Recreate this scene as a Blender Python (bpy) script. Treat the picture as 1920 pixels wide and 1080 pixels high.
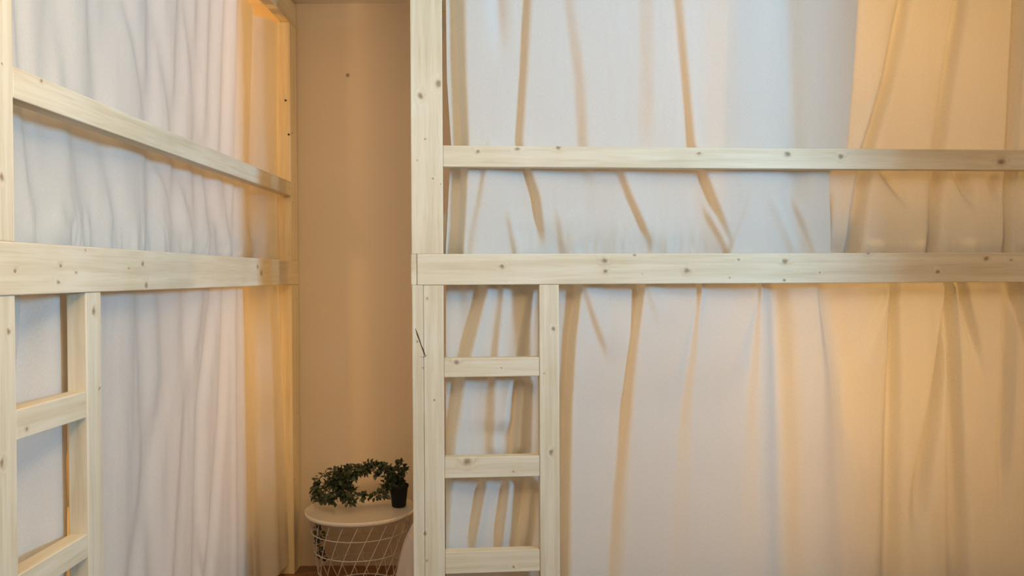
import bpy, bmesh, math, random
import numpy as np
from mathutils import Vector, Matrix, noise

for o in list(bpy.data.objects):
    bpy.data.objects.remove(o)
SC = bpy.context.scene
COL = SC.collection

# ------------------------------------------------------------------ camera
F = 1600.0
EYE = Vector((0.0, 0.0, 1.287))
cam_d = bpy.data.cameras.new('camera'); cam = bpy.data.objects.new('camera', cam_d); COL.objects.link(cam)
cam.location = EYE
cam.rotation_euler = (math.pi/2 - 23/F, 0.0045, 10/F)
cam_d.sensor_width = 36; cam_d.lens = F/1920*36
cam_d.clip_start = .02
SC.camera = cam
CR = cam.rotation_euler.to_matrix()

# ------------------------------------------------------------------ view + world
SC.view_settings.view_transform = 'Standard'
SC.view_settings.look = 'None'
SC.view_settings.gamma = 1
SC.view_settings.use_curve_mapping = False
SC.view_settings.exposure = 0.06
w = bpy.data.worlds.new('world'); SC.world = w; w.use_nodes = True
w.node_tree.nodes['Background'].inputs[0].default_value = (.6, .7, .9, 1)
w.node_tree.nodes['Background'].inputs[1].default_value = .3

# ------------------------------------------------------------------ main lights
def area(name, loc, target, sx, sy, power, color, spread=180):
    l = bpy.data.lights.new(name, 'AREA'); l.shape = 'RECTANGLE'; l.size = sx; l.size_y = sy
    l.energy = power; l.color = color; l.spread = math.radians(spread)
    o = bpy.data.objects.new(name, l); COL.objects.link(o); o.location = loc
    o.rotation_euler = (Vector(target)-Vector(loc)).to_track_quat('-Z', 'Y').to_euler()
    return o
def point(name, loc, power, color, r=.04):
    l = bpy.data.lights.new(name, 'POINT'); l.energy = power; l.color = color; l.shadow_soft_size = r
    o = bpy.data.objects.new(name, l); COL.objects.link(o); o.location = loc
    return o
# daylight through the tall narrow window in the wall on the right, behind the bunk alcove
area('window_daylight', (3.40, -.12, 1.98), (-.2, 2.5, 2.85), .42, .70, 56, (.35, .68, 1.0), 95)
# warm ceiling lamp over the middle of the room
area('ceiling_lamp_light', (-.25, .9, 2.42), (-.2, 1.2, 0), 1.1, 1.1, 12, (1.0, .67, .33))
point('upper_fill_light', (.12, .85, 2.12), 31, (1.0, .67, .32), .16)  # added unseen warm fill, brightens upper parts more than lower ones
# warm reading lamps inside the bunks
LAMPC = (1.0, .59, .21)

# ------------------------------------------------------------------ pixel helpers
def ray(px, py):
    return CR @ Vector(((px-960)/F, -(py-540)/F, -1))
class Frame:
    """bed frame: local x along the front, y into the bed, z up"""
    def __init__(s, ox, oy, ang):
        s.M = Matrix.Translation((ox, oy, 0)) @ Matrix.Rotation(ang, 4, 'Z'); s.I = s.M.inverted(); s.ang = ang
        s.o = (ox, oy, 0)
    def px(s, x, y, depth=0.0):
        d = s.I.to_3x3() @ ray(x, y); e = s.I @ EYE
        t = (depth - e.y)/d.y
        p = e + d*t
        return p.x, p.z
RB = Frame(-.337, 2.72, math.radians(5.0))       # right bunk, faces the camera
LB = Frame(-.97, 1.543, math.radians(90))        # left bunk, recedes along the aisle
RB.ulim = 2.28-.1035; LB.ulim = 3.775-1.543-.006-.1035-.03

# ------------------------------------------------------------------ mesh helpers
def link(name, bm, mat, parent=None, smooth=False):
    me = bpy.data.meshes.new(name); bm.normal_update(); bm.to_mesh(me); bm.free()
    if mat: me.materials.append(mat)
    if smooth:
        for p in me.polygons: p.use_smooth = True
    o = bpy.data.objects.new(name, me); COL.objects.link(o)
    if parent is not None: o.parent = parent
    return o
def tag(o, label=None, cat=None, group=None, kind=None):
    if label: o['label'] = label
    if cat: o['category'] = cat
    if group: o['group'] = group
    if kind: o['kind'] = kind
    return o
def empty(name, loc, rz=0):
    o = bpy.data.objects.new(name, None); COL.objects.link(o); o.location = loc; o.rotation_euler = (0, 0, rz)
    o.empty_display_size = .1
    return o
def box(bm, a, b, bev=0.0, jit=None):
    vs = [bm.verts.new((x, y, z)) for x in (a[0], b[0]) for y in (a[1], b[1]) for z in (a[2], b[2])]
    fs = [(0,1,3,2),(4,6,7,5),(0,4,5,1),(2,3,7,6),(0,2,6,4),(1,5,7,3)]
    faces = [bm.faces.new([vs[i] for i in f]) for f in fs]
    if bev:
        es = list({e for f in faces for e in f.edges})
        bmesh.ops.bevel(bm, geom=es, offset=bev, segments=2, affect='EDGES', profile=.5)
    return faces
def tube(bm, pts, r, n=6, closed=False):
    rings = []
    N = len(pts)
    pts = [Vector(p) for p in pts]
    up = Vector((0, 0, 1))
    for i, p in enumerate(pts):
        a = pts[(i-1) % N] if (closed or i > 0) else p
        b = pts[(i+1) % N] if (closed or i < N-1) else p
        t = (b-a).normalized()
        u = t.cross(up)
        if u.length < 1e-3: u = t.cross(Vector((1, 0, 0)))
        u.normalize(); v = u.cross(t)
        rings.append([bm.verts.new(p + (u*math.cos(k*2*math.pi/n)+v*math.sin(k*2*math.pi/n))*r) for k in range(n)])
    for i in range(N if closed else N-1):
        A, B = rings[i], rings[(i+1) % N]
        for k in range(n): bm.faces.new((A[k], A[(k+1) % n], B[(k+1) % n], B[k]))
    if not closed:
        bm.faces.new(rings[0][::-1]); bm.faces.new(rings[-1])
def lathe(bm, prof, n=64, c=(0, 0, 0)):
    rings = [[bm.verts.new((c[0]+r*math.cos(k*2*math.pi/n), c[1]+r*math.sin(k*2*math.pi/n), c[2]+z)) for k in range(n)] for r, z in prof]
    for A, B in zip(rings, rings[1:]):
        for k in range(n): bm.faces.new((A[k], A[(k+1) % n], B[(k+1) % n], B[k]))
    bm.faces.new(rings[0][::-1]); bm.faces.new(rings[-1])

# ------------------------------------------------------------------ materials
def newmat(name):
    m = bpy.data.materials.new(name); m.use_nodes = True
    nt = m.node_tree
    return m, nt, nt.nodes['Principled BSDF']
def N(nt, typ, **kw):
    n = nt.nodes.new(typ)
    for k, v in kw.items():
        if k.startswith('i_'):
            n.inputs[int(k[2:])].default_value = v
        else: setattr(n, k, v)
    return n
def simple(name, col, rough=.5, metal=0, bump=0, scale=200):
    m, nt, b = newmat(name)
    b.inputs['Base Color'].default_value = (*col, 1); b.inputs['Roughness'].default_value = rough; b.inputs['Metallic'].default_value = metal
    tc = N(nt, 'ShaderNodeTexCoord')
    ns = N(nt, 'ShaderNodeTexNoise'); ns.inputs['Scale'].default_value = scale; nt.links.new(tc.outputs['Object'], ns.inputs['Vector'])
    mx = N(nt, 'ShaderNodeMix', data_type='RGBA'); mx.inputs['A'].default_value = (*[c*.93 for c in col], 1); mx.inputs['B'].default_value = (*[min(1, c*1.05) for c in col], 1)
    nt.links.new(ns.outputs['Fac'], mx.inputs['Factor']); nt.links.new(mx.outputs['Result'], b.inputs['Base Color'])
    if bump:
        bp = N(nt, 'ShaderNodeBump'); bp.inputs['Strength'].default_value = bump; bp.inputs['Distance'].default_value = .002
        nt.links.new(ns.outputs['Fac'], bp.inputs['Height']); nt.links.new(bp.outputs['Normal'], b.inputs['Normal'])
    return m

def wall_mat():
    m, nt, b = newmat('painted_wall')
    tc = N(nt, 'ShaderNodeTexCoord')
    n1 = N(nt, 'ShaderNodeTexNoise'); n1.inputs['Scale'].default_value = 1.3; n1.inputs['Detail'].default_value = 4
    n2 = N(nt, 'ShaderNodeTexNoise'); n2.inputs['Scale'].default_value = 90; n2.inputs['Detail'].default_value = 5
    for n in (n1, n2): nt.links.new(tc.outputs['Object'], n.inputs['Vector'])
    mx = N(nt, 'ShaderNodeMix', data_type='RGBA'); mx.inputs['A'].default_value = (.80, .69, .55, 1); mx.inputs['B'].default_value = (.84, .73, .585, 1)
    nt.links.new(n1.outputs['Fac'], mx.inputs['Factor']); nt.links.new(mx.outputs['Result'], b.inputs['Base Color'])
    bp = N(nt, 'ShaderNodeBump'); bp.inputs['Strength'].default_value = .25; bp.inputs['Distance'].default_value = .0015
    nt.links.new(n2.outputs['Fac'], bp.inputs['Height']); nt.links.new(bp.outputs['Normal'], b.inputs['Normal'])
    b.inputs['Roughness'].default_value = .8
    return m
M_wall = wall_mat()
M_ceil = simple('ceiling_paint', (.80, .74, .66), .85, bump=.15, scale=120)
M_trim = simple('white_trim', (.75, .73, .7), .5)

def floor_mat():
    m, nt, b = newmat('dark_wood_floor')
    tc = N(nt, 'ShaderNodeTexCoord')
    br = N(nt, 'ShaderNodeTexBrick'); br.inputs['Scale'].default_value = 1
    br.inputs['Brick Width'].default_value = 1.2; br.inputs['Row Height'].default_value = .14; br.inputs['Mortar Size'].default_value = .002
    br.inputs['Color1'].default_value = (.16, .08, .045, 1); br.inputs['Color2'].default_value = (.20, .105, .06, 1); br.inputs['Mortar'].default_value = (.03, .015, .01, 1)
    nt.links.new(tc.outputs['Object'], br.inputs['Vector'])
    nt.links.new(br.outputs['Color'], b.inputs['Base Color']); b.inputs['Roughness'].default_value = .45
    return m
M_floor = floor_mat()

def wood_mat(name, axis, knots, seed, tint=(1, 1, 1)):
    """pine: grain runs along `axis`; knots are (point on the plank, radius)"""
    m, nt, b = newmat(name)
    L = nt.links.new
    tc = N(nt, 'ShaderNodeTexCoord'); sp = N(nt, 'ShaderNodeSeparateXYZ'); L(tc.outputs['Object'], sp.inputs[0])
    order = {'x': (0, 1, 2), 'y': (1, 0, 2), 'z': (2, 0, 1)}[axis]
    cb = N(nt, 'ShaderNodeCombineXYZ')
    for i, k in enumerate(order): L(sp.outputs[k], cb.inputs[i])
    perm = lambda p: (p[order[0]], p[order[1]], p[order[2]])
    vec = cb.outputs[0]
    dn = N(nt, 'ShaderNodeTexNoise'); dn.inputs['Scale'].default_value = 55; dn.inputs['Detail'].default_value = 2; L(vec, dn.inputs['Vector'])
    dm = N(nt, 'ShaderNodeVectorMath', operation='MULTIPLY_ADD'); L(dn.outputs['Color'], dm.inputs[0]); dm.inputs[1].default_value = (.012, .012, .012); dm.inputs[2].default_value = (-.006, -.006, -.006)
    kv = N(nt, 'ShaderNodeVectorMath', operation='ADD'); L(vec, kv.inputs[0]); L(dm.outputs[0], kv.inputs[1])
    kvec = kv.outputs[0]
    kmask = None; kwarp = None
    for p, r in knots:
        q = perm(p)
        su = N(nt, 'ShaderNodeVectorMath', operation='SUBTRACT'); L(kvec, su.inputs[0]); su.inputs[1].default_value = q
        sc = N(nt, 'ShaderNodeVectorMath', operation='MULTIPLY'); L(su.outputs[0], sc.inputs[0]); sc.inputs[1].default_value = (.8/r, 1/r, 1/r)
        ln = N(nt, 'ShaderNodeVectorMath', operation='LENGTH'); L(sc.outputs[0], ln.inputs[0])
        mr = N(nt, 'ShaderNodeMapRange', interpolation_type='SMOOTHSTEP'); L(ln.outputs['Value'], mr.inputs[0])
        mr.inputs[1].default_value = .2; mr.inputs[2].default_value = 1.25; mr.inputs[3].default_value = 1; mr.inputs[4].default_value = 0
        m2 = N(nt, 'ShaderNodeMapRange', interpolation_type='SMOOTHSTEP'); L(ln.outputs['Value'], m2.inputs[0])
        m2.inputs[1].default_value = .2; m2.inputs[2].default_value = 2.8; m2.inputs[3].default_value = 1; m2.inputs[4].default_value = 0
        if kmask is None: kmask, kwarp = mr.outputs[0], m2.outputs[0]
        else:
            a = N(nt, 'ShaderNodeMath', operation='MAXIMUM'); L(kmask, a.inputs[0]); L(mr.outputs[0], a.inputs[1]); kmask = a.outputs[0]
            a = N(nt, 'ShaderNodeMath', operation='MAXIMUM'); L(kwarp, a.inputs[0]); L(m2.outputs[0], a.inputs[1]); kwarp = a.outputs[0]
    # grain coordinates
    mp = N(nt, 'ShaderNodeVectorMath', operation='MULTIPLY_ADD'); L(vec, mp.inputs[0]); mp.inputs[1].default_value = (1.6, 38, 38); mp.inputs[2].default_value = (seed*3.7, seed*1.3, seed*2.1)
    g = mp.outputs[0]
    if kwarp is not None:
        c2 = N(nt, 'ShaderNodeCombineXYZ'); ml = N(nt, 'ShaderNodeMath', operation='MULTIPLY'); L(kwarp, ml.inputs[0]); ml.inputs[1].default_value = .8
        L(ml.outputs[0], c2.inputs[1]); L(ml.outputs[0], c2.inputs[2])
        ad = N(nt, 'ShaderNodeVectorMath', operation='ADD'); L(g, ad.inputs[0]); L(c2.outputs[0], ad.inputs[1]); g = ad.outputs[0]
    n1 = N(nt, 'ShaderNodeTexNoise'); n1.inputs['Scale'].default_value = 1.0; n1.inputs['Detail'].default_value = 3; n1.inputs['Distortion'].default_value = .4; L(g, n1.inputs['Vector'])
    n3 = N(nt, 'ShaderNodeTexNoise'); n3.inputs['Scale'].default_value = 5; n3.inputs['Detail'].default_value = 2; L(g, n3.inputs['Vector'])
    n2 = N(nt, 'ShaderNodeTexNoise'); n2.inputs['Scale'].default_value = 3.1; n2.inputs['Detail'].default_value = 2; L(vec, n2.inputs['Vector'])
    cr = N(nt, 'ShaderNodeValToRGB'); L(n1.outputs['Fac'], cr.inputs[0])
    T = lambda c: (*[a*b_ for a, b_ in zip(c, tint)], 1)
    cr.color_ramp.elements[0].position = .36; cr.color_ramp.elements[0].color = T((.74, .65, .48))
    cr.color_ramp.elements[1].position = .60; cr.color_ramp.elements[1].color = T((.83, .76, .60))
    mx = N(nt, 'ShaderNodeMix', data_type='RGBA', blend_type='MULTIPLY'); L(cr.outputs[0], mx.inputs['A'])
    r2 = N(nt, 'ShaderNodeValToRGB'); L(n2.outputs['Fac'], r2.inputs[0])
    r2.color_ramp.elements[0].position = .35; r2.color_ramp.elements[0].color = (.93, .90, .84, 1); r2.color_ramp.elements[1].position = .65; r2.color_ramp.elements[1].color = (1, 1, 1, 1)
    L(r2.outputs[0], mx.inputs['B']); mx.inputs['Factor'].default_value = 1
    col = mx.outputs['Result']
    mf = N(nt, 'ShaderNodeMix', data_type='RGBA', blend_type='MULTIPLY'); L(col, mf.inputs['A']); mf.inputs['Factor'].default_value = .35
    rf = N(nt, 'ShaderNodeValToRGB'); L(n3.outputs['Fac'], rf.inputs[0]); rf.color_ramp.elements[0].position = .3; rf.color_ramp.elements[0].color = (.80, .72, .6, 1); rf.color_ramp.elements[1].position = .5; rf.color_ramp.elements[1].color = (1, 1, 1, 1)
    L(rf.outputs[0], mf.inputs['B']); col = mf.outputs['Result']
    if kmask is not None:
        ha = N(nt, 'ShaderNodeMix', data_type='RGBA'); L(col, ha.inputs['A']); ha.inputs['B'].default_value = (.60, .42, .24, 1)
        s = N(nt, 'ShaderNodeMath', operation='MULTIPLY'); L(kwarp, s.inputs[0]); s.inputs[1].default_value = .14
        L(s.outputs[0], ha.inputs['Factor'])
        kb = N(nt, 'ShaderNodeMix', data_type='RGBA'); L(ha.outputs['Result'], kb.inputs['A']); kb.inputs['B'].default_value = (.20, .12, .06, 1)
        s = N(nt, 'ShaderNodeMath', operation='MULTIPLY'); L(kmask, s.inputs[0]); s.inputs[1].default_value = .75
        L(s.outputs[0], kb.inputs['Factor']); col = kb.outputs['Result']
    L(col, b.inputs['Base Color'])
    b.inputs['Roughness'].default_value = .6
    b.inputs['Specular IOR Level'].default_value = .3
    bp = N(nt, 'ShaderNodeBump'); bp.inputs['Strength'].default_value = .25; bp.inputs['Distance'].default_value = .0008
    L(n1.outputs['Fac'], bp.inputs['Height']); L(bp.outputs['Normal'], b.inputs['Normal'])
    return m

def cloth_mat(name, col=(.81, .80, .75), trans=.30, weave=1.0):
    m = bpy.data.materials.new(name); m.use_nodes = True; nt = m.node_tree
    for n in list(nt.nodes): nt.nodes.remove(n)
    L = nt.links.new
    out = N(nt, 'ShaderNodeOutputMaterial')
    tc = N(nt, 'ShaderNodeTexCoord')
    # woven threads: object x/y run along the cloth, z up
    def thread(sx, sz):
        mp = N(nt, 'ShaderNodeVectorMath', operation='MULTIPLY'); L(tc.outputs['UV'], mp.inputs[0]); mp.inputs[1].default_value = (sx, sz, 1)
        n = N(nt, 'ShaderNodeTexNoise'); n.inputs['Scale'].default_value = 1; n.inputs['Detail'].default_value = 2; L(mp.outputs[0], n.inputs['Vector'])
        return n.outputs['Fac']
    a = thread(900, 110); b_ = thread(160, 900)
    ad = N(nt, 'ShaderNodeMath', operation='ADD'); L(a, ad.inputs[0]); L(b_, ad.inputs[1])
    cl = N(nt, 'ShaderNodeMapRange'); L(ad.outputs[0], cl.inputs[0]); cl.inputs[1].default_value = .7; cl.inputs[2].default_value = 1.3
    cl.inputs[3].default_value = 1-.09*weave; cl.inputs[4].default_value = 1+.04*weave
    big = N(nt, 'ShaderNodeTexNoise'); big.inputs['Scale'].default_value = 5; L(tc.outputs['UV'], big.inputs['Vector'])
    hs = N(nt, 'ShaderNodeMix', data_type='RGBA'); hs.inputs['A'].default_value = (*[c*.97 for c in col], 1); hs.inputs['B'].default_value = (*col, 1); L(big.outputs['Fac'], hs.inputs['Factor'])
    mc = N(nt, 'ShaderNodeVectorMath', operation='SCALE'); L(hs.outputs['Result'], mc.inputs[0]); L(cl.outputs[0], mc.inputs['Scale'])
    bp = N(nt, 'ShaderNodeBump'); bp.inputs['Strength'].default_value = .12*weave; bp.inputs['Distance'].default_value = .0006; L(ad.outputs[0], bp.inputs['Height'])
    d = N(nt, 'ShaderNodeBsdfDiffuse'); L(mc.outputs[0], d.inputs[0]); L(bp.outputs[0], d.inputs['Normal'])
    t = N(nt, 'ShaderNodeBsdfTranslucent'); L(mc.outputs[0], t.inputs[0]); L(bp.outputs[0], t.inputs['Normal'])
    mx = N(nt, 'ShaderNodeMixShader'); mx.inputs[0].default_value = trans; L(d.outputs[0], mx.inputs[1]); L(t.outputs[0], mx.inputs[2])
    L(mx.outputs[0], out.inputs[0])
    return m
M_cloth = cloth_mat('white_curtain_cloth')

# ------------------------------------------------------------------ room
def struct(name, a, b, mat):
    bm = bmesh.new(); box(bm, a, b); o = link(name, bm, mat); o['kind'] = 'structure'; return o
CE = 2.49; YB = 3.775; XL = -2.06
struct('floor', (XL-.1, -2.1, -.1), (4.0, YB+.1, 0), M_floor)
struct('ceiling', (XL-.1, -2.1, CE), (4.0, YB+.1, CE+.1), M_ceil)
struct('wall_back', (XL-.1, YB, 0), (4.0, YB+.1, CE), M_wall)
struct('wall_left', (XL-.1, -2.1, 0), (XL, YB, CE), M_wall)
struct('occluder_wall_right', (2.20, 1.44, 0), (2.32, YB, CE), M_wall)  # unseen wall added to block window light from the bunk's right end
struct('wall_front', (XL-.1, -2.2, 0), (4.0, -2.1, CE), M_wall)
# outer wall with a tall narrow window
bm = bmesh.new()
box(bm, (3.6, -2.1, 0), (3.7, -.65, CE)); box(bm, (3.6, .05, 0), (3.7, YB, CE)); box(bm, (3.6, -.65, 0), (3.7, .05, 1.4)); box(bm, (3.6, -.65, 2.44), (3.7, .05, CE))
link('wall_far_right', bm, M_wall)['kind'] = 'structure'
bm = bmesh.new()
for a, b in (((3.62, -.65, 1.4), (3.68, -.60, 2.44)), ((3.62, 0, 1.4), (3.68, .05, 2.44)), ((3.62, -.60, 1.4), (3.68, 0, 1.45)), ((3.62, -.60, 2.39), (3.68, 0, 2.44))):
    box(bm, a, b, .004)
link('window_1', bm, M_trim)['kind'] = 'structure'

# nail hole in the back wall, represented by a small disc
def wall_pt(px, py, y=YB):
    r = ray(px, py); t = (y-EYE.y)/r.y; return EYE + r*t
p = wall_pt(652, 141)
bm = bmesh.new(); lathe(bm, [(.0085, 0), (.0075, .0012), (.003, .0018), (.001, .0006)], 14)
nail = link('nail_hole', bm, simple('nail_hole_brown', (.38, .29, .18), .7), smooth=True)
nail.rotation_euler = (math.pi/2, 0, 0); nail.location = (p.x, YB, p.z)
tag(nail, 'small round nail hole high in the bare beige wall', 'nail hole')

# ------------------------------------------------------------------ bunk beds
seedc = [0]
def plank(name, parent, a, b, axis, knots=(), tint=(1, 1, 1), bev=.0025, label=None, mat=None):
    """a,b corners in bed space; knots: (x,z,radius) on the front face y=a[1]"""
    seedc[0] += 1
    c = [(a[i]+b[i])/2 for i in range(3)]
    bm = bmesh.new(); box(bm, [a[i]-c[i] for i in range(3)], [b[i]-c[i] for i in range(3)], bev)
    ks = [((x-c[0], a[1]-c[1], z-c[2]), r) for x, z, r in knots]
    o = link(name, bm, mat or wood_mat('pine_'+str(seedc[0]), axis, ks, seedc[0], tint), parent)
    o.location = c
    if label: o['label'] = label
    return o

def build_bed(fr, length, depth, zs, knots, label):
    """zs: levels; knots: dict part -> list of (px,py,r)"""
    root = empty('bunk_bed', fr.o, fr.ang)
    tag(root, label, 'bunk bed', 'pine bunk beds')
    K = lambda key: [(*fr.px(x, y), r) for x, y, r in knots.get(key, ())]
    PW, PD, T = .101, .09, .045
    zb0, zb1 = zs['beam']; zt = zs['top']
    for side in (0, 1):
        x0 = 0 if side == 0 else length-PW
        k = ('n' if side == 0 else 'f')
        plank('upper_post', root, (x0, 0, zb1), (x0+PW, PD, zt), 'z', K('up_'+k))
        if side == 0:
            sp = x0+.036
            plank('lower_post', root, (x0, 0, 0), (sp, PD, zb0), 'z', K('lo_n'))
            plank('lower_post', root, (sp+.0008, .0012, 0), (x0+PW, PD, zb0), 'z', K('lo_n'))
        else:
            plank('lower_post', root, (x0, 0, 0), (x0+PW, PD, zb0), 'z', K('lo_f'))
        plank('rear_post', root, (x0, depth-PD, 0), (x0+PW, depth, zt), 'z')
    # deck beams
    cap = .017 if zs.get('cap') else 0
    if cap: plank('beam_end', root, (-.002, 0, zb0), (cap-.001, PD, zb1), 'y')
    plank('deck_beam', root, (cap-.003*(not cap), -.002, zb0), (length+.002, PD if False else T, zb1), 'x', K('beam'))
    plank('beam_block', root, (PW*.2, T+.0005, zb0), (PW, PD, zb1), 'z'); plank('beam_block', root, (length-PW, T+.0005, zb0), (length-.01, PD, zb1), 'z')
    plank('rear_beam', root, (0, depth-PD-T, zb0), (length, depth-PD-.001, zb1), 'x')
    for x0 in (.02, length-.02-T):
        plank('side_beam', root, (x0, PD+.001, zb0), (x0+T, depth-PD-T-.001, zb1), 'y')
    # guard rail between the posts
    plank('guard_rail', root, (PW+.0005, .001, zs['guard'][0]), (length-PW-.0005, T-.004, zs['guard'][1]), 'x', K('guard'))
    # top rails
    plank('top_rail', root, (0, 0, zt+.0005), (length, T, CE-.006), 'x')
    plank('top_rail', root, (0, depth-T, zt+.0005), (length, depth, CE-.006), 'x')
    for z0_, y0_ in ((zb0+.004, .148), (zb0+.004, depth-PD-T-.024)):
        plank('light_block_strip', root, (PW+.001, y0_, z0_), (length-PW-.001, y0_+.022, zb1-.0455), 'x')  # unseen strips added to stop lower lamp light leaking past the slats
    # ladder
    lx = zs['ladder']
    plank('ladder_post', root, (lx[0], 0, 0), (lx[1], T, zb0-.0005), 'z', K('ladder'))
    for i, (r0, r1) in enumerate(zs['rungs']):
        plank('rung', root, (PW+.0005, .002, r0), (lx[0]-.0005, T-.003, r1), 'x', K('rung%d' % i))
    # lying boards
    bm = bmesh.new()
    x = .07
    while x < length-.16:
        box(bm, (x, PD+.045, zb1-.045), (x+.09, depth-PD-.01, zb1-.027), .002); x += .14
    m = wood_mat('pine_slats', 'y', [], 77)
    link('slats', bm, m, root)
    bm = bmesh.new(); x = .12
    while x < length-.2:
        box(bm, (x, PD+.09, .21), (x+.09, depth-PD-.01, .228), .002); x += .14
    link('slats', bm, m, root)
    for y0 in (PD+.09, depth-PD-T):
        plank('lower_beam', root, (PW+.001, y0, .11), (length-PW-.001, y0+T-.012, .21), 'x')
    return root

# levels read off the front plane
def zr(y, x=900): return RB.px(x, y)[1]
zsR = dict(beam=(zr(534), zr(476)), guard=(zr(313), zr(273)), top=2.38, cap=True,
           ladder=(RB.px(1012, 800)[0], RB.px(1049, 800)[0]),
           rungs=[(zr(707), zr(671)), (zr(896), zr(857)), (zr(1075), zr(1034)), ])
for k_, v_ in zsR.items(): print('RB', k_, v_)
kR = dict(
    up_n=[(788, 180, .010), (822, 157, .011), (797, 262, .004), (812, 335, .004), (783, 300, .003), (826, 345, .003)],
    lo_n=[(800, 560, .004), (792, 690, .003), (782, 640, .004), (797, 1000, .006), (800, 1052, .004), (815, 750, .003)],
    beam=[(941, 500, .0075), (1133, 489, .0095), (1136, 509, .006), (1190, 479, .005), (1287, 508, .009), (1384, 487, .004), (1472, 490, .010), (1367, 520, .003), (1536, 511, .004), (1627, 474, .008), (1757, 509, .008), (1849, 485, .009), (1895, 488, .005), (1470, 526, .006), (1204, 513, .0025)],
    guard=[(896, 284, .007), (970, 279, .008), (1047, 276, .009), (1311, 288, .006), (1477, 289, .010), (1577, 293, .009), (1878, 303, .012)],
    ladder=[(1038, 617, .007), (1034, 848, .008), (1020, 700, .003)],
    rung0=[(856, 679, .008), (940, 690, .003)], rung1=[(876, 866, .013), (963, 884, .004)], rung2=[(963, 1063, .006)])
def zl(y, x=27): return LB.px(x, y)[1]
print('LB levels', zl(124), zl(184), LB.px(540, 340), LB.px(540, 365), LB.px(100, 461), LB.px(100, 549), LB.px(500, 486), LB.px(500, 536), LB.px(163, 600), LB.px(192, 600), LB.px(27, 600), LB.px(558, 500))
print('LB rungs', LB.px(33, 765), LB.px(33, 826), LB.px(165, 733), LB.px(165, 783), LB.px(36, 1060), LB.px(172, 997), LB.px(172, 1042))
zsL = dict(beam=(LB.px(300, 543)[1], LB.px(300, 472)[1]), guard=((zl(184)+LB.px(540, 365)[1])/2, (zl(124)+LB.px(540, 338)[1])/2), top=2.38,
           ladder=(LB.px(163, 700)[0], LB.px(191, 700)[0]),
           rungs=[(LB.px(165, 783)[1], LB.px(165, 733)[1]), (LB.px(172, 1042)[1], LB.px(172, 997)[1]), (.24, .30)])
kL = dict(
    up_n=[(3, 331, .007), (3, 120, .003)], lo_n=[(17, 622, .006), (5, 870, .008)],
    up_f=[(548, 250, .006), (552, 330, .004), (550, 380, .004), (554, 22, .005)],
    lo_f=[(556, 560, .005), (557, 775, .005), (552, 900, .004)],
    beam=[(26, 507, .005), (108, 529, .006), (112, 498, .005), (141, 512, .004), (158, 470, .003), (266, 495, .008), (240, 503, .004), (273, 535, .009), (489, 512, .014), (482, 500, .008)],
    guard=[(78, 152, .004)],
    ladder=[(175, 583, .009), (187, 728, .005)], rung0=[(52, 806, .005)])
bedR = build_bed(RB, 2.28, .84, zsR, kR, 'pale pine bunk bed standing square across the room, right of the wire table')
bedL = build_bed(LB, YB-1.543-.006, 1.05, zsL, kL, 'pale pine bunk bed running along the left wall, its far post against the beige wall')
# split in the lower corner post and screw holes in the far post
def mark(name, parent, pts, wds, mat, y=-.0006):
    bm = bmesh.new(); pr = None
    for (x, z), w_ in zip(pts, wds):
        q = [bm.verts.new((x-w_, y, z)), bm.verts.new((x, y+.0002, z)), bm.verts.new((x+w_, y, z)), bm.verts.new((x, y+.003, z))]
        if pr:
            for k in range(4): bm.faces.new((pr[k], pr[(k+1) % 4], q[(k+1) % 4], q[k]))
        pr = q
    return link(name, bm, mat, parent)
M_dark = simple('dark_split', (.06, .035, .02), .9)
cr_ = lambda *P: [RB.px(x, y) for x, y in P]
mark('bark_split', bedR, cr_((779, 616), (783, 628), (789, 645), (794, 658), (798, 668)), (.0006, .0022, .0014, .0022, .0006), M_dark)
mark('bark_split', bedR, cr_((786, 668), (793, 670), (801, 666)), (.0004, .0016, .0004), M_dark)
for y_, z_ in ((535, 188), (541, 252)):
    r_ = ray(y_, z_); yy = LB.M @ Vector((LB.ulim+.0335, 0, 0)); t_ = (yy.y-.004)/r_.y
    q_ = LB.I @ (EYE+r_*t_)
    bm = bmesh.new(); lathe(bm, [(.0001, 0), (.0045, 0), (.0045, .003), (.0001, .003)], 14)
    h_ = link('screw', bm, M_dark, bedL); h_.rotation_euler = (0, -math.pi/2, 0); h_.location = (q_.x+.004, q_.y, q_.z); h_['label'] = 'dark screw head'
# ------------------------------------------------------------------ interior lamps
def inbed(fr, x, y, z): return fr.M @ Vector((x, y, z))
point('upper_bunk_lamp_right', inbed(RB, 1.70, .62, 2.15), 10, LAMPC)
point('lower_bunk_lamp_right', inbed(RB, 1.62, .64, .95), 11, LAMPC)
point('upper_bunk_lamp_left', inbed(LB, 1.86, .60, 2.10), 8, (1.0, .52, .14))
point('lower_bunk_lamp_left', inbed(LB, 1.86, .60, .98), 7.5, (1.0, .52, .14))

# ------------------------------------------------------------------ mattresses
M_matt = simple('mattress_cover', (.62, .58, .52), .9, bump=.3, scale=300)
def mattress(fr, x0, x1, y0, y1, z0, z1, label):
    bm = bmesh.new(); box(bm, (x0, y0, z0), (x1, y1, z1), .035)
    o = link('mattress', bm, M_matt, smooth=True); o.location = fr.o; o.rotation_euler = (0, 0, fr.ang)
    tag(o, label, 'mattress', 'bunk mattresses')
for fr, ln, dp, zz, nm in ((RB, 2.28, .84, zsR, 'right'), (LB, YB-1.549, 1.05, zsL, 'left')):
    mattress(fr, .075, ln-.075, .140, dp-.145, zz['beam'][1]-.026, zz['beam'][1]+.145, 'mattress on the upper deck of the %s bunk, hidden behind its curtain' % nm)
    mattress(fr, .11, ln-.11, .20, dp-.10, .229, .325, 'mattress on the lower deck of the %s bunk, hidden behind its curtain' % nm)

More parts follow.
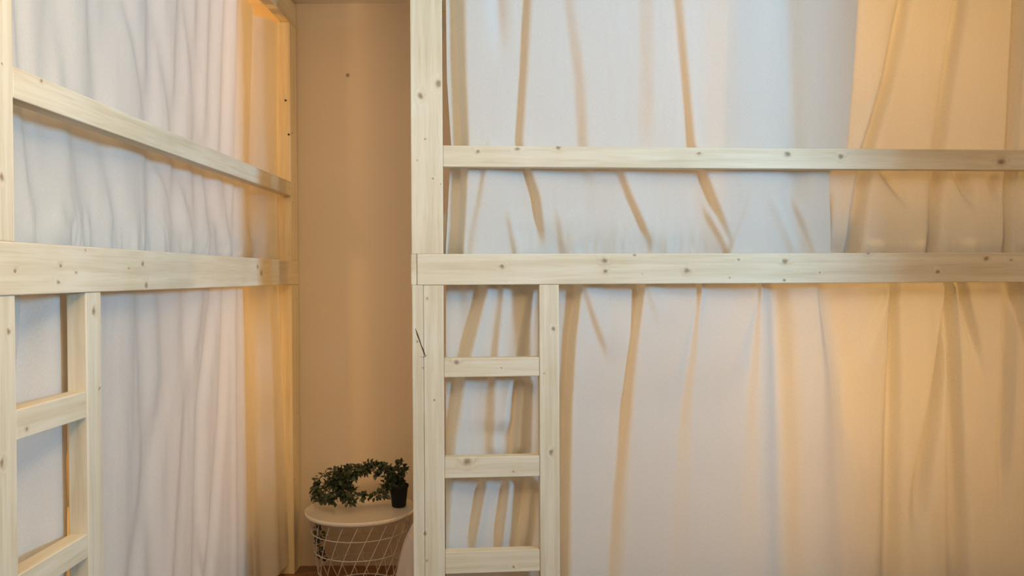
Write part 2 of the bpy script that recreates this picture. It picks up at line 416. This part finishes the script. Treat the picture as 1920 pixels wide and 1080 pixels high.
# ------------------------------------------------------------------ curtains
def sstep(t): t = np.clip(t, 0, 1); return t*t*(3-2*t)
def pnoise(U, Z, su, sz, seed, oct=3):
    """smooth value noise on the grid"""
    out = np.zeros_like(U); amp = 1; tot = 0
    rng = np.random.RandomState(seed)
    for k in range(oct):
        P = rng.rand(97, 97)*2-1
        a = U*su*(2**k)+17.3*k+seed*3.1; b = Z*sz*(2**k)+5.7*k+seed
        ia = np.floor(a).astype(int); ib = np.floor(b).astype(int)
        fa = a-ia; fb = b-ib; fa = fa*fa*(3-2*fa); fb = fb*fb*(3-2*fb)
        v = (P[ia % 97, ib % 97]*(1-fa)+P[(ia+1) % 97, ib % 97]*fa)*(1-fb)+(P[ia % 97, (ib+1) % 97]*(1-fa)+P[(ia+1) % 97, (ib+1) % 97]*fa)*fb
        out += v*amp; tot += amp; amp *= .5
    return out/tot

def curtain(fr, label, ztop, zbot, left, right, folds, y0=.078, seed=1, noise_amp=.006, nfreq=9,
            wrinkle=None, top_wave=0.0, ymin=.045, ymax=.128, fs=1.0, lip=None, res=.005, group='bunk curtains', bulge=None, hem=None, pin=None, mat=None):
    """left/right: pixel polylines of the side edges; folds: (kind, pixel polyline, width px, amplitude)"""
    yt, yb_ = y0 if isinstance(y0, tuple) else (y0, y0)
    def yat(z): return yb_+(yt-yb_)*np.clip((z-zbot)/(ztop-zbot), 0, 1)
    def fpx(x, y):
        z = fr.px(x, y, yt)[1]; return fr.px(x, y, float(yat(z)))
    def poly(pl):
        q = sorted([fpx(x, y)[::-1] for x, y in pl])     # (z,u)
        zs = np.array([a for a, _ in q]); us = np.array([b for _, b in q])
        def f(Z):
            r = np.interp(Z, zs, us)
            if len(zs) > 1:
                s0 = (us[1]-us[0])/(zs[1]-zs[0]); s1 = (us[-1]-us[-2])/(zs[-1]-zs[-2])
                r = np.where(Z < zs[0], us[0]+s0*.5*(Z-zs[0]), r); r = np.where(Z > zs[-1], us[-1]+s1*.5*(Z-zs[-1]), r)
            return r
        return f
    fl, frr = poly(left), poly(right)
    zmid = (ztop+zbot)/2
    wid = float(frr(np.array([zmid]))[0]-fl(np.array([zmid]))[0])
    nu = max(12, int(abs(wid)/res)); nz = max(12, int((ztop-zbot)/(res*2)))
    S, Zg = np.meshgrid(np.linspace(0, 1, nu+1), np.linspace(zbot, ztop, nz+1))
    lo, hi = np.maximum(fl(Zg), .1035), np.minimum(frr(Zg), fr.ulim)
    U = lo+(hi-lo)*S
    D = np.zeros_like(U)
    if lip: D += lip[2]*sstep((U-lip[0])/lip[1])
    for f in folds:
        kind, pl, wpx, amp = f[:4]; amp = amp*fs
        c = poly(pl)(Zg)
        # pixel width -> metres at this spot
        mx, my = pl[0]
        w0_, w1_ = wpx if isinstance(wpx, tuple) else (wpx, wpx)
        unit = abs(fpx(mx+5, my)[0]-fpx(mx-5, my)[0])/10
        q0, q1 = fpx(*pl[0])[1], fpx(*pl[-1])[1]
        wm = unit*(w0_+(w1_-w0_)*np.clip((q0-Zg)/max(q0-q1, .01), 0, 1))
        zz = [fpx(x, y)[1] for x, y in pl]
        z_lo, z_hi = min(zz), max(zz)
        fade = np.ones_like(Zg)
        if len(f) > 4:                                     # fade lengths (bottom, top) in metres
            fb_, ft_ = f[4]
            if fb_: fade = fade*sstep((Zg-(z_lo-fb_*1.0))/(fb_*2.2))
            if ft_: fade = fade*sstep(((z_hi+ft_)-Zg)/(ft_*1.6))
        t = (U-c)/wm
        if kind == 'step':     # faces left, falls back gently to the right
            D += amp*fade*sstep(t+.5)*np.exp(-np.clip(t-.5, 0, None)/f[5] if len(f) > 5 else -np.clip(t-.5, 0, None)/4.5)
        elif kind == 'stepr':  # faces right
            t = -t
            D += amp*fade*sstep(t+.5)*np.exp(-np.clip(t-.5, 0, None)/(f[5] if len(f) > 5 else 4.5))
        elif kind == 'ridge': D += amp*fade*np.exp(-t*t*2)
        elif kind == 'groove': D -= (1.5 if fs > 1 else 1.35)*amp*fade*np.exp(-(t*(1.35 if fs > 1 else .75))**2*2)
    D += noise_amp*pnoise(U+.015*pnoise(U, Zg, 2, 2, seed+9), Zg, nfreq, .9, seed)
    D += .0012*pnoise(U, Zg, 40, 9, seed+5, 2)
    if wrinkle:
        z0_, z1_, a_ = wrinkle
        wmask = sstep((z1_-Zg)/(z1_-z0_))
        dg = U+Zg*.35*np.sin(U*4.1+seed)
        D += wmask*a_*(1.5*pnoise(dg+.5*pnoise(U, Zg, 5, 3, seed+8), Zg, 9, 7, seed+3, 2)+.25*pnoise(dg+.6*Zg, Zg, 24, 14, seed+4, 2))
    if bulge:
        zc, zw, a_ = bulge
        D += a_*np.exp(-((Zg-zc)/zw)**2)
    if pin is not None: D -= .012*sstep((Zg-(zb0-.022))/.02)
    if pin is not None:                                    # gathers near the hanging cord
        zt_, h_, a_, n_ = pin
        D += a_*np.exp(-(zt_-Zg)/h_)*np.sin(U*n_*2*math.pi+2*pnoise(U, Zg, 6, 1, seed+7))
    U = np.clip(U, .1035, fr.ulim)
    sh = yat(Zg)-yt
    Y = yt-D
    mid = (ymin+ymax)/2; hf = (ymax-ymin)/2
    Y = mid+hf*np.tanh((Y-mid)/hf)
    Y = Y+sh
    Zt = Zg.copy()
    if top_wave:
        k = sstep((Zg-(ztop-.05))/.05)
        Zt += k*top_wave*(pnoise(U, Zg*0, 14, 1, seed+2, 2)-.3)
    if hem:
        k = sstep(((zbot+.05)-Zg)/.05); Zt += k*hem*pnoise(U, Zg*0, 9, 1, seed+6, 2)
    me = bpy.data.meshes.new('curtain')
    verts = np.stack([U.ravel(), Y.ravel(), Zt.ravel()], 1)
    idx = np.arange((nu+1)*(nz+1)).reshape(nz+1, nu+1)
    q = np.stack([idx[:-1, :-1], idx[:-1, 1:], idx[1:, 1:], idx[1:, :-1]], -1).reshape(-1, 4)
    me.from_pydata(verts.tolist(), [], q.tolist())
    uv = me.uv_layers.new(name='UVMap')
    flat = np.zeros((len(q)*4, 2)); vi = q.ravel(); flat[:, 0] = verts[vi, 0]; flat[:, 1] = verts[vi, 2]
    uv.data.foreach_set('uv', flat.ravel())
    me.polygons.foreach_set('use_smooth', [True]*len(q))
    me.materials.append(mat or M_cloth)
    o = bpy.data.objects.new('curtain', me); COL.objects.link(o)
    o.location = fr.o; o.rotation_euler = (0, 0, fr.ang)
    tag(o, label, 'curtain', group)
    return o

zb0, zb1 = zsR['beam']
# --- right bunk, upper left panel
upR = [
    ('step', [(862, 0), (866, 150), (872, 272), (868, 380), (864, 470)], (26, 12), .034, (0, 0), 5),
    ('step', [(988, 0), (980, 150), (972, 272), (1005, 372), (1014, 440)], (20, 14), .022, (.06, 0), 6),
    ('step', [(1062, 0), (1084, 150), (1090, 272), (1098, 330)], 26, .013, (.05, 0), 5),
    ('step', [(1208, 0), (1208, 200), (1206, 272)], 34, .009, (.08, 0), 4),
    ('step', [(1266, 0), (1280, 150), (1292, 272), (1335, 380), (1362, 450)], (18, 12), .018, (.06, 0), 6),
    ('step', [(1150, 300), (1178, 370), (1215, 450)], (18, 10), .014, (.05, .06), 4),
    ('step', [(912, 290), (898, 370), (880, 465)], (10, 16), .016, (0, .06), 3),
    ('step', [(1340, 0), (1345, 470)], 90, .018, (0, 0), 100),
    ('ridge', [(1400, 0), (1415, 272), (1430, 330)], 60, .004),
    ('groove', [(1470, 0), (1480, 272)], 40, .006),
    ('ridge', [(1530, 0), (1520, 272)], 50, .005),
    ('groove', [(930, 0), (935, 90)], 30, .008, (.1, 0)),
    ('step', [(1320, 400), (1352, 462)], 10, .009, (.0, .05), 3),
    ('step', [(1392, 380), (1362, 462)], 10, .009, (.0, .05), 3),
    ('ridge', [(1440, 380), (1480, 465)], 14, .008, (0, .05)),
    ('step', [(1480, 385), (1512, 465)], 12, .010, (.0, .05), 3),
    ('step', [(950, 410), (962, 468)], 12, .008, (0, .04), 3),
    ('step', [(1040, 400), (1052, 468)], 14, .006, (0, .04), 3),
]
curtain(RB, 'cool white curtain on the upper bunk facing the camera, between corner post and overlap', 2.375, zb1-.03,
        [(836, 0), (838, 150), (846, 272), (836, 465)], [(1600, 0), (1590, 150), (1578, 280), (1545, 330), (1547, 470)], upR, seed=3, fs=1.9,
        noise_amp=.005, nfreq=7, wrinkle=(zb1, zb1+.13, .006), bulge=(zb1+.07, .06, .006), y0=.104, ymax=.136)
upR2 = [
    ('step', [(1640, 0), (1600, 280), (1590, 470)], 50, .017, (0, 0), 100),
    ('groove', [(1690, 0), (1660, 150), (1622, 280)], 18, .022),
    ('groove', [(1795, 0), (1770, 150), (1752, 280)], 20, .018),
    ('groove', [(1900, 0), (1885, 280)], 14, .014),
    ('ridge', [(1735, 0), (1715, 280)], 40, .006),
    ('ridge', [(1840, 0), (1820, 280)], 30, .006),
    ('groove', [(1790, 320), (1812, 380)], 20, .016, (.05, .03)),
    ('groove', [(1850, 320), (1862, 370)], 20, .014, (.05, .03)),
    ('groove', [(1650, 325), (1690, 380)], 16, .010, (.05, .03)),
    ('groove', [(1590, 455), (1640, 432), (1700, 440)], 10, .000),
    ('groove', [(1555, 380), (1543, 468)], 10, .014, (.03, .05)),
    ('step', [(1915, 330), (1916, 470)], 12, .015),
]
curtain(RB, 'warm glowing curtain at the right end of the upper bunk facing the camera', 2.375, zb1-.03,
        [(1390, 0), (1380, 280), (1380, 470)], [(2065, 0), (2065, 470)], upR2, seed=11, fs=1.9, noise_amp=.006, nfreq=9, y0=.108, ymax=.140, ymin=.060,
        wrinkle=(zb1, zb1+.12, .006), bulge=(zb1+.07, .06, .008))
# --- right bunk, lower ladder panel
loA = [
    ('step', [(905, 545), (885, 620), (872, 668), (860, 715), (842, 830)], (20, 30), .024, (0, 0), 1.0),
    ('step', [(938, 545), (925, 668), (918, 740), (915, 850)], (14, 22), .012, (.02, 0), .8),
    ('stepr', [(1000, 540), (975, 668), (960, 740), (952, 800)], (26, 22), .022, (.03, 0), 1.6),
    ('step', [(972, 715), (962, 850)], 20, .024, (.03, .02), .9),
    ('groove', [(1000, 545), (996, 1080)], 30, .010),
    ('step', [(905, 900), (880, 1035)], 18, .024, (.1, .03), .9),
    ('step', [(948, 900), (932, 1035)], 18, .024, (.1, .03), .9),
    ('step', [(988, 900), (974, 1035)], 20, .024, (.1, .03), .9),
]
curtain(RB, 'white curtain showing between the rungs of the ladder on the bunk facing the camera', zb0+.03, .06,
        [(836, 540), (836, 1080)], [(1041, 540), (1041, 1080)], loA, seed=21, fs=1.9, noise_amp=.008, nfreq=12, y0=.114, ymax=.146, pin=(zb0, .03, .006, 18))
# --- right bunk, lower main panel
loB = [
    ('step', [(1082, 545), (1070, 640), (1062, 760), (1058, 900), (1055, 1080)], (10, 30), .030),
    ('step', [(1092, 548), (1110, 600), (1130, 655)], 14, .014, (.06, 0), 4),
    ('step', [(1197, 550), (1182, 660), (1172, 760), (1160, 900), (1150, 1080)], (10, 40), .034, (0, 0), 4),
    ('step', [(1208, 550), (1225, 600)], 12, .010, (.05, 0), 4),
    ('stepr', [(1312, 552), (1290, 640), (1270, 720)], (14, 50), .010, (.1, 0)),
    ('stepr', [(1425, 552), (1400, 640), (1378, 720)], (14, 56), .010, (.1, 0)),
    ('groove', [(1455, 560), (1460, 760), (1462, 1080)], (30, 60), .014),
    ('step', [(1580, 560), (1580, 1080)], 200, .009, (0, 0), 100),
    ('ridge', [(1500, 600), (1510, 1080)], 46, .006),
    ('groove', [(1555, 560), (1580, 700), (1590, 860)], 40, .010, (.15, 0)),
    ('groove', [(1668, 560), (1668, 760), (1662, 1080)], (12, 30), .020),
    ('ridge', [(1700, 650), (1690, 1080)], 40, .006),
    ('groove', [(1774, 560), (1750, 740), (1715, 950)], (8, 30), .028, (.15, 0)),
    ('groove', [(1778, 560), (1785, 760), (1792, 1080)], (9, 30), .028),
    ('groove', [(1802, 560), (1828, 660)], 14, .016, (.1, 0)),
    ('groove', [(1888, 560), (1880, 760), (1875, 900)], 18, .014, (.2, 0)),
    ('groove', [(1900, 560), (1925, 660)], 12, .014, (.1, 0)),
    ('stepr', [(1530, 552), (1545, 700), (1550, 1080)], (10, 60), .014),
    ('step', [(1306, 552), (1280, 760), (1262, 1080)], (8, 50), .014),
    ('step', [(1420, 552), (1405, 760), (1395, 1080)], (8, 60), .010),
    ('step', [(1652, 560), (1620, 640), (1590, 720)], (10, 40), .012, (.12, 0), 3),
    ('ridge', [(1730, 560), (1735, 1080)], 24, .006),
]
curtain(RB, 'wide white curtain closing the lower bunk right of the ladder, facing the camera', zb0+.03, .06,
        [(1047, 540), (1046, 1080)], [(2065, 540), (2065, 1080)], loB, seed=31, fs=1.9, noise_amp=.004, nfreq=6, y0=.112, ymax=.146, pin=(zb0, .035, .004, 9))

# --- left bunk
lb0, lb1 = zsL['beam']
ulA = [
    ('groove', [(100, 0), (95, 110)], 24, .010), ('groove', [(205, 0), (185, 200), (170, 300)], 26, .012),
    ('groove', [(290, 0), (287, 240)], 12, .014), ('ridge', [(250, 0), (240, 300)], 26, .006),
    ('groove', [(345, 0), (335, 280)], 10, .014), ('groove', [(382, 0), (372, 300), (378, 440)], 9, .014),
    ('groove', [(405, 0), (395, 300), (400, 440)], 8, .014), ('groove', [(430, 0), (420, 300), (440, 460)], 7, .014),
    ('groove', [(452, 0), (446, 330)], 6, .014),
    ('groove', [(60, 240), (80, 400)], 14, .012), ('groove', [(150, 270), (180, 400)], 16, .010),
    ('groove', [(205, 300), (225, 420)], 12, .010), ('groove', [(300, 300), (330, 380)], 10, .010),
    ('groove', [(345, 330), (365, 400)], 9, .010), ('groove', [(395, 350), (412, 430)], 8, .012),
]
curtain(LB, 'white curtain over most of the upper bunk along the left wall', 2.375, lb1-.03,
        [(20, 0), (16, 470)], [(476, 0), (466, 300), (470, 480)], ulA, seed=41, noise_amp=.0045, nfreq=7, wrinkle=(lb1, lb1+.16, .009), bulge=(lb1+.07, .06, .006), y0=.085, ymin=.06, ymax=.11)
ulB = [

    ('ridge', [(487, 0), (486, 330), (488, 470)], 5, .05), ('ridge', [(499, 0), (498, 330), (499, 470)], 4, .05), ('ridge', [(511, 0), (512, 330), (512, 470)], 4, .03),
    ('ridge', [(503, 0), (503, 300)], 6, .012), ('ridge', [(484, 0), (480, 300)], 6, .012),
]
curtain(LB, 'narrow amber-lit curtain at the far end of the upper bunk along the left wall', 2.36, lb1-.03,
        [(468, 0), (460, 300), (464, 480)], [(524, 30), (526, 180), (519, 300), (527, 480)], ulB, seed=47, noise_amp=.006, nfreq=16, y0=.116, ymax=.134, ymin=.044, lip=(1.94, .12, .07),
        wrinkle=(lb1, lb1+.12, .006))
llA = [
    ('groove', [(68, 560), (60, 660), (50, 740)], 16, .030), ('ridge', [(95, 560), (98, 900)], 20, .010),
    ('groove', [(60, 830), (62, 1000)], 20, .008), ('stepr', [(125, 560), (118, 900)], 10, .012),
]
curtain(LB, 'white curtain strip behind the ladder of the bunk along the left wall', lb0+.004, .06,
        [(16, 560), (16, 1080)], [(122, 560), (130, 650), (131, 760), (112, 860), (114, 960), (124, 1080)], llA, seed=51, noise_amp=.008, nfreq=12, y0=.080, top_wave=.009)
llB = [
    ('groove', [(268, 560), (275, 700), (290, 1080)], 14, .012), ('groove', [(310, 560), (315, 700), (250, 1080)], 14, .010),
    ('ridge', [(235, 560), (220, 1080)], 26, .010),
    ('ridge', [(370, 560), (340, 800), (325, 1080)], 14, .012),
    ('groove', [(402, 560), (378, 760), (372, 1080)], 7, .020), ('groove', [(425, 560), (418, 760), (395, 1080)], 6, .018),
    ('groove', [(375, 920), (388, 1080)], 6, .014, (.1, .2)), ('ridge', [(438, 580), (440, 1080)], 7, .008),
    ('groove', [(350, 560), (352, 700), (330, 1080)], 10, .010),
]
curtain(LB, 'long white curtain closing the lower bunk along the left wall, right of the ladder', lb0+.006, .06,
        [(178, 560), (178, 1080)], [(456, 545), (466, 1080)], llB, seed=57, noise_amp=.005, nfreq=5, y0=.074, ymax=.098, top_wave=.008)
llC = [

    ('ridge', [(476, 560), (484, 760), (492, 1000)], 7, .045), ('ridge', [(492, 560), (500, 760), (506, 1000)], 5, .04), ('ridge', [(503, 560), (508, 760), (512, 1000)], 4, .03),
    ('groove', [(520, 800), (523, 1080)], 4, .012), ('ridge', [(470, 600), (480, 1080)], 7, .008),
]
curtain(LB, 'amber-lit curtain at the far end of the lower bunk along the left wall', lb0+.012, .06,
        [(450, 545), (458, 1080)], [(528, 545), (540, 750), (553, 930), (556, 1080)], llC, seed=61, noise_amp=.010, nfreq=14, y0=(.112, .080), ymax=.134, ymin=.044, lip=(1.86, .16, .07))

# ------------------------------------------------------------------ wire basket table
TR, TH, TY = .224, .338, 3.50
c = wall_pt(676, 953, TY); TX = c.x; TH = c.z
print('table', TX, TY, TH)
M_tab = simple('white_lacquer', (.86, .80, .72), .35)
M_wire = simple('white_wire', (.74, .68, .62), .4)
tab = empty('side_table', (TX, TY, 0)); tag(tab, 'small round white side table with a wire basket base by the beige wall', 'side table')
bm = bmesh.new()
lathe(bm, [(TR-.012, TH-.016), (TR-.003, TH-.014), (TR, TH-.008), (TR, TH+.001), (TR-.002, TH+.003), (TR-.005, TH+.001), (TR-.008, TH-.002), (.02, TH-.002)], 96)
link('tabletop', bm, M_tab, tab, True)
bm = bmesh.new()
RT, RBm = TR-.018, .155
HT = TH-.018
def rad(z): return RBm+(RT-RBm)*(z/HT)**.8
for z, r in ((HT, .0028), (HT*.80, .0020), (HT*.55, .0020), (HT*.28, .0020), (.005, .003)):
    tube(bm, [(rad(z)*math.cos(a*2*math.pi/64), rad(z)*math.sin(a*2*math.pi/64), z) for a in range(64)], r, 6, True)
NW = 22
for k in range(NW):
    pts = []
    for j in range(13):
        s = j/12; z = HT*(1-s)+.005*s; a = k*2*math.pi/NW-math.radians(42)*s
        pts.append((rad(z)*math.cos(a), rad(z)*math.sin(a), z))
    tube(bm, pts, .0018, 6)
for k in range(6):
    a = k*math.pi/6
    tube(bm, [(-rad(.005)*math.cos(a), -rad(.005)*math.sin(a), .005), (rad(.005)*math.cos(a), rad(.005)*math.sin(a), .005)], .0016, 6)
link('wire_basket', bm, M_wire, tab, True)

# ------------------------------------------------------------------ potted trailing plant
rnd = random.Random(5)
M_leaf = None
m, nt, b = newmat('plant_leaf'); M_leaf = m
geo = N(nt, 'ShaderNodeNewGeometry'); cr = N(nt, 'ShaderNodeValToRGB')
cr.color_ramp.elements[0].color = (.022, .034, .018, 1); cr.color_ramp.elements[1].color = (.075, .10, .045, 1)
nt.links.new(geo.outputs['Random Per Island'], cr.inputs[0]); nt.links.new(cr.outputs[0], b.inputs['Base Color']); b.inputs['Roughness'].default_value = .38
M_stem = simple('plant_stem', (.10, .10, .04), .6)
M_pot = simple('black_pot_plastic', (.005, .0045, .0045), .75)
pp = wall_pt(748, 940, TY+.03)
PX, PY = pp.x, TY+.03
pot = empty('potted_plant', (PX, PY, TH+.0005)); tag(pot, 'dark green trailing leafy plant in a small black pot on the round side table', 'potted plant')
bm = bmesh.new()
lathe(bm, [(.027, 0), (.029, .002), (.037, .078), (.040, .079), (.041, .090), (.038, .091), (.035, .080), (.004, .078)], 40)
link('pot', bm, M_pot, pot, True)
sb = bmesh.new(); lb = bmesh.new()
def leaf(p, d, nrm, ln):
    d = d.normalized(); s = d.cross(nrm)
    if s.length < 1e-3: s = d.cross(Vector((1, 0, 0)))
    s.normalize(); n = s.cross(d)
    wd = ln*.29; cl = .10*ln
    rows = [(0, .05), (.25, .8), (.5, 1), (.75, .7), (1, .03)]
    prev = None
    for t, wv in rows:
        base = p+d*(ln*t)-n*(ln*.25*t*t)
        q = [lb.verts.new(base-s*wd*wv+n*cl*wv), lb.verts.new(base), lb.verts.new(base+s*wd*wv+n*cl*wv)]
        if prev:
            for k in (0, 1): lb.faces.new((prev[k], prev[k+1], q[k+1], q[k]))
        prev = q
def strand(pts, dens=2, size=(.018, .029), step=.010):
    P = [Vector(p) for p in pts]
    # catmull resample
    out = []
    for i in range(len(P)-1):
        a, b_, c_, d_ = P[max(i-1, 0)], P[i], P[i+1], P[min(i+2, len(P)-1)]
        n = max(2, int((c_-b_).length/step))
        for k in range(n):
            t = k/n
            out.append(.5*((2*b_)+(c_-a)*t+(2*a-5*b_+4*c_-d_)*t*t+(-a+3*b_-3*c_+d_)*t**3))
    out.append(P[-1])
    tube(sb, out, .0013, 5)
    for i, p in enumerate(out[1:]):
        t = (out[i+1]-out[i])
        for k in range(int(dens*1.25+.5)):
            dv = Vector((rnd.gauss(0, 1), rnd.gauss(0, 1), rnd.gauss(.25, .8))).normalized()+t.normalized()*.5
            if p.z < .012 and p.z > -.005: dv.z = abs(dv.z)*.5
            nr = Vector((rnd.gauss(0, .6), rnd.gauss(-.5, .5), 1)).normalized()
            off = dv.normalized()*rnd.uniform(.002, .013); q = p+off
            if p.z > -.01: q.z = max(q.z, .004)
            if off.length > .004: tube(sb, [p, q], .0006, 4)
            d2 = (dv.normalized()+Vector((rnd.gauss(0, .5), rnd.gauss(0, .5), rnd.gauss(0, .4))))
            if q.z < .02 and q.z > 0: d2.z = abs(d2.z)*.4
            leaf(q, d2, nr, rnd.uniform(*size))
def L_(px, py, dy=0.0):   # photo position -> plant space
    q = wall_pt(px, py, PY+dy); return (q.x-PX, q.y-PY, max(q.z-TH, -.3))
top0 = (0, 0, .078)
strand([top0, L_(746, 885), L_(752, 868), L_(742, 872)], 3)
strand([top0, L_(735, 890, -.01), L_(715, 878, -.02), L_(690, 872, -.03), L_(668, 886, -.04), L_(648, 900, -.06)], 4)
strand([top0, L_(730, 880, .02), L_(705, 884, .01), L_(675, 880, .0), L_(640, 880, -.02), L_(622, 895, -.05)], 4)
strand([top0, L_(728, 900, -.02), L_(716, 925, -.05), L_(700, 930, -.08), L_(675, 930, -.10), L_(650, 938, -.11)], 3)
strand([L_(690, 878, -.03), L_(655, 895, -.05), L_(630, 905, -.06), L_(610, 910, -.06), L_(590, 915, -.05)], 4)
strand([L_(655, 905, -.06), L_(635, 920, -.09), L_(618, 935, -.11), L_(610, 938, -.11)], 4)
strand([L_(640, 890, -.04), L_(634, 905, -.06), L_(640, 925, -.10), L_(655, 940, -.13)], 4)
strand([L_(645, 900, -.05), L_(625, 885, -.03), L_(605, 893, -.03), L_(592, 905, -.03)], 2)
strand([L_(735, 895, .0), L_(724, 905, -.02), L_(722, 925, -.04)], 3)
strand([L_(620, 915, -.06), L_(600, 925, -.04), L_(588, 930, -.02)], 2)
strand([top0, L_(758, 880, 0.0), L_(756, 885, -.01)], 2)
strand([L_(700, 880, -.02), L_(712, 872, -.02), L_(700, 870, -.02)], 2)
strand([L_(660, 880, -.03), L_(640, 895, -.05), L_(650, 915, -.08), L_(640, 930, -.10)], 4)
strand([L_(630, 890, -.03), L_(622, 905, -.06), L_(636, 915, -.08), L_(660, 920, -.09)], 4)
strand([L_(600, 900, -.03), L_(592, 915, -.03), L_(600, 935, -.06), L_(625, 940, -.11)], 2)
# strand hanging over the back left rim, behind the wires
strand([L_(600, 925, .09), L_(596, 950, .17), L_(598, 985, .17), L_(600, 1010, .16), L_(600, 1035, .16), L_(604, 1048, .16)], 3, (.018, .027))
link('stems', sb, M_stem, pot)
link('foliage', lb, M_leaf, pot, True)

# ------------------------------------------------------------------ blanket bulging past the corner post
bm = bmesh.new()
pts = []
nu, nz = 26, 30
pc = RB.M @ Vector((.06, .42, 0))
grid = []
for j in range(nz+1):
    t = j/nz; row = []
    z = .02+.33*t
    bul = (.11*(1-t)**.8+.005)
    for i in range(nu+1):
        s = i/nu; y = -.24+.48*s
        prof = math.sin(math.pi*s)**.45
        x = -(bul*prof+.012*math.sin(s*17+t*4)*prof+.006*noise.noise(Vector((s*6, t*5, 1))))
        row.append(bm.verts.new((x, y, z+.012*math.sin(s*9))))
    grid.append(row)
for j in range(nz):
    for i in range(nu): bm.faces.new((grid[j][i], grid[j][i+1], grid[j+1][i+1], grid[j+1][i]))
bl = link('blanket', bm, simple('blanket_cloth', (.74, .66, .58), .9, bump=.3, scale=250), smooth=True)
sol = bl.modifiers.new('thick', 'SOLIDIFY'); sol.thickness = .012; sol.offset = 0
bl.location = RB.M @ Vector((.0, .46, 0)); bl.rotation_euler = (0, 0, RB.ang)
tag(bl, 'pale blanket hanging out low behind the corner post, next to the wire table', 'blanket')
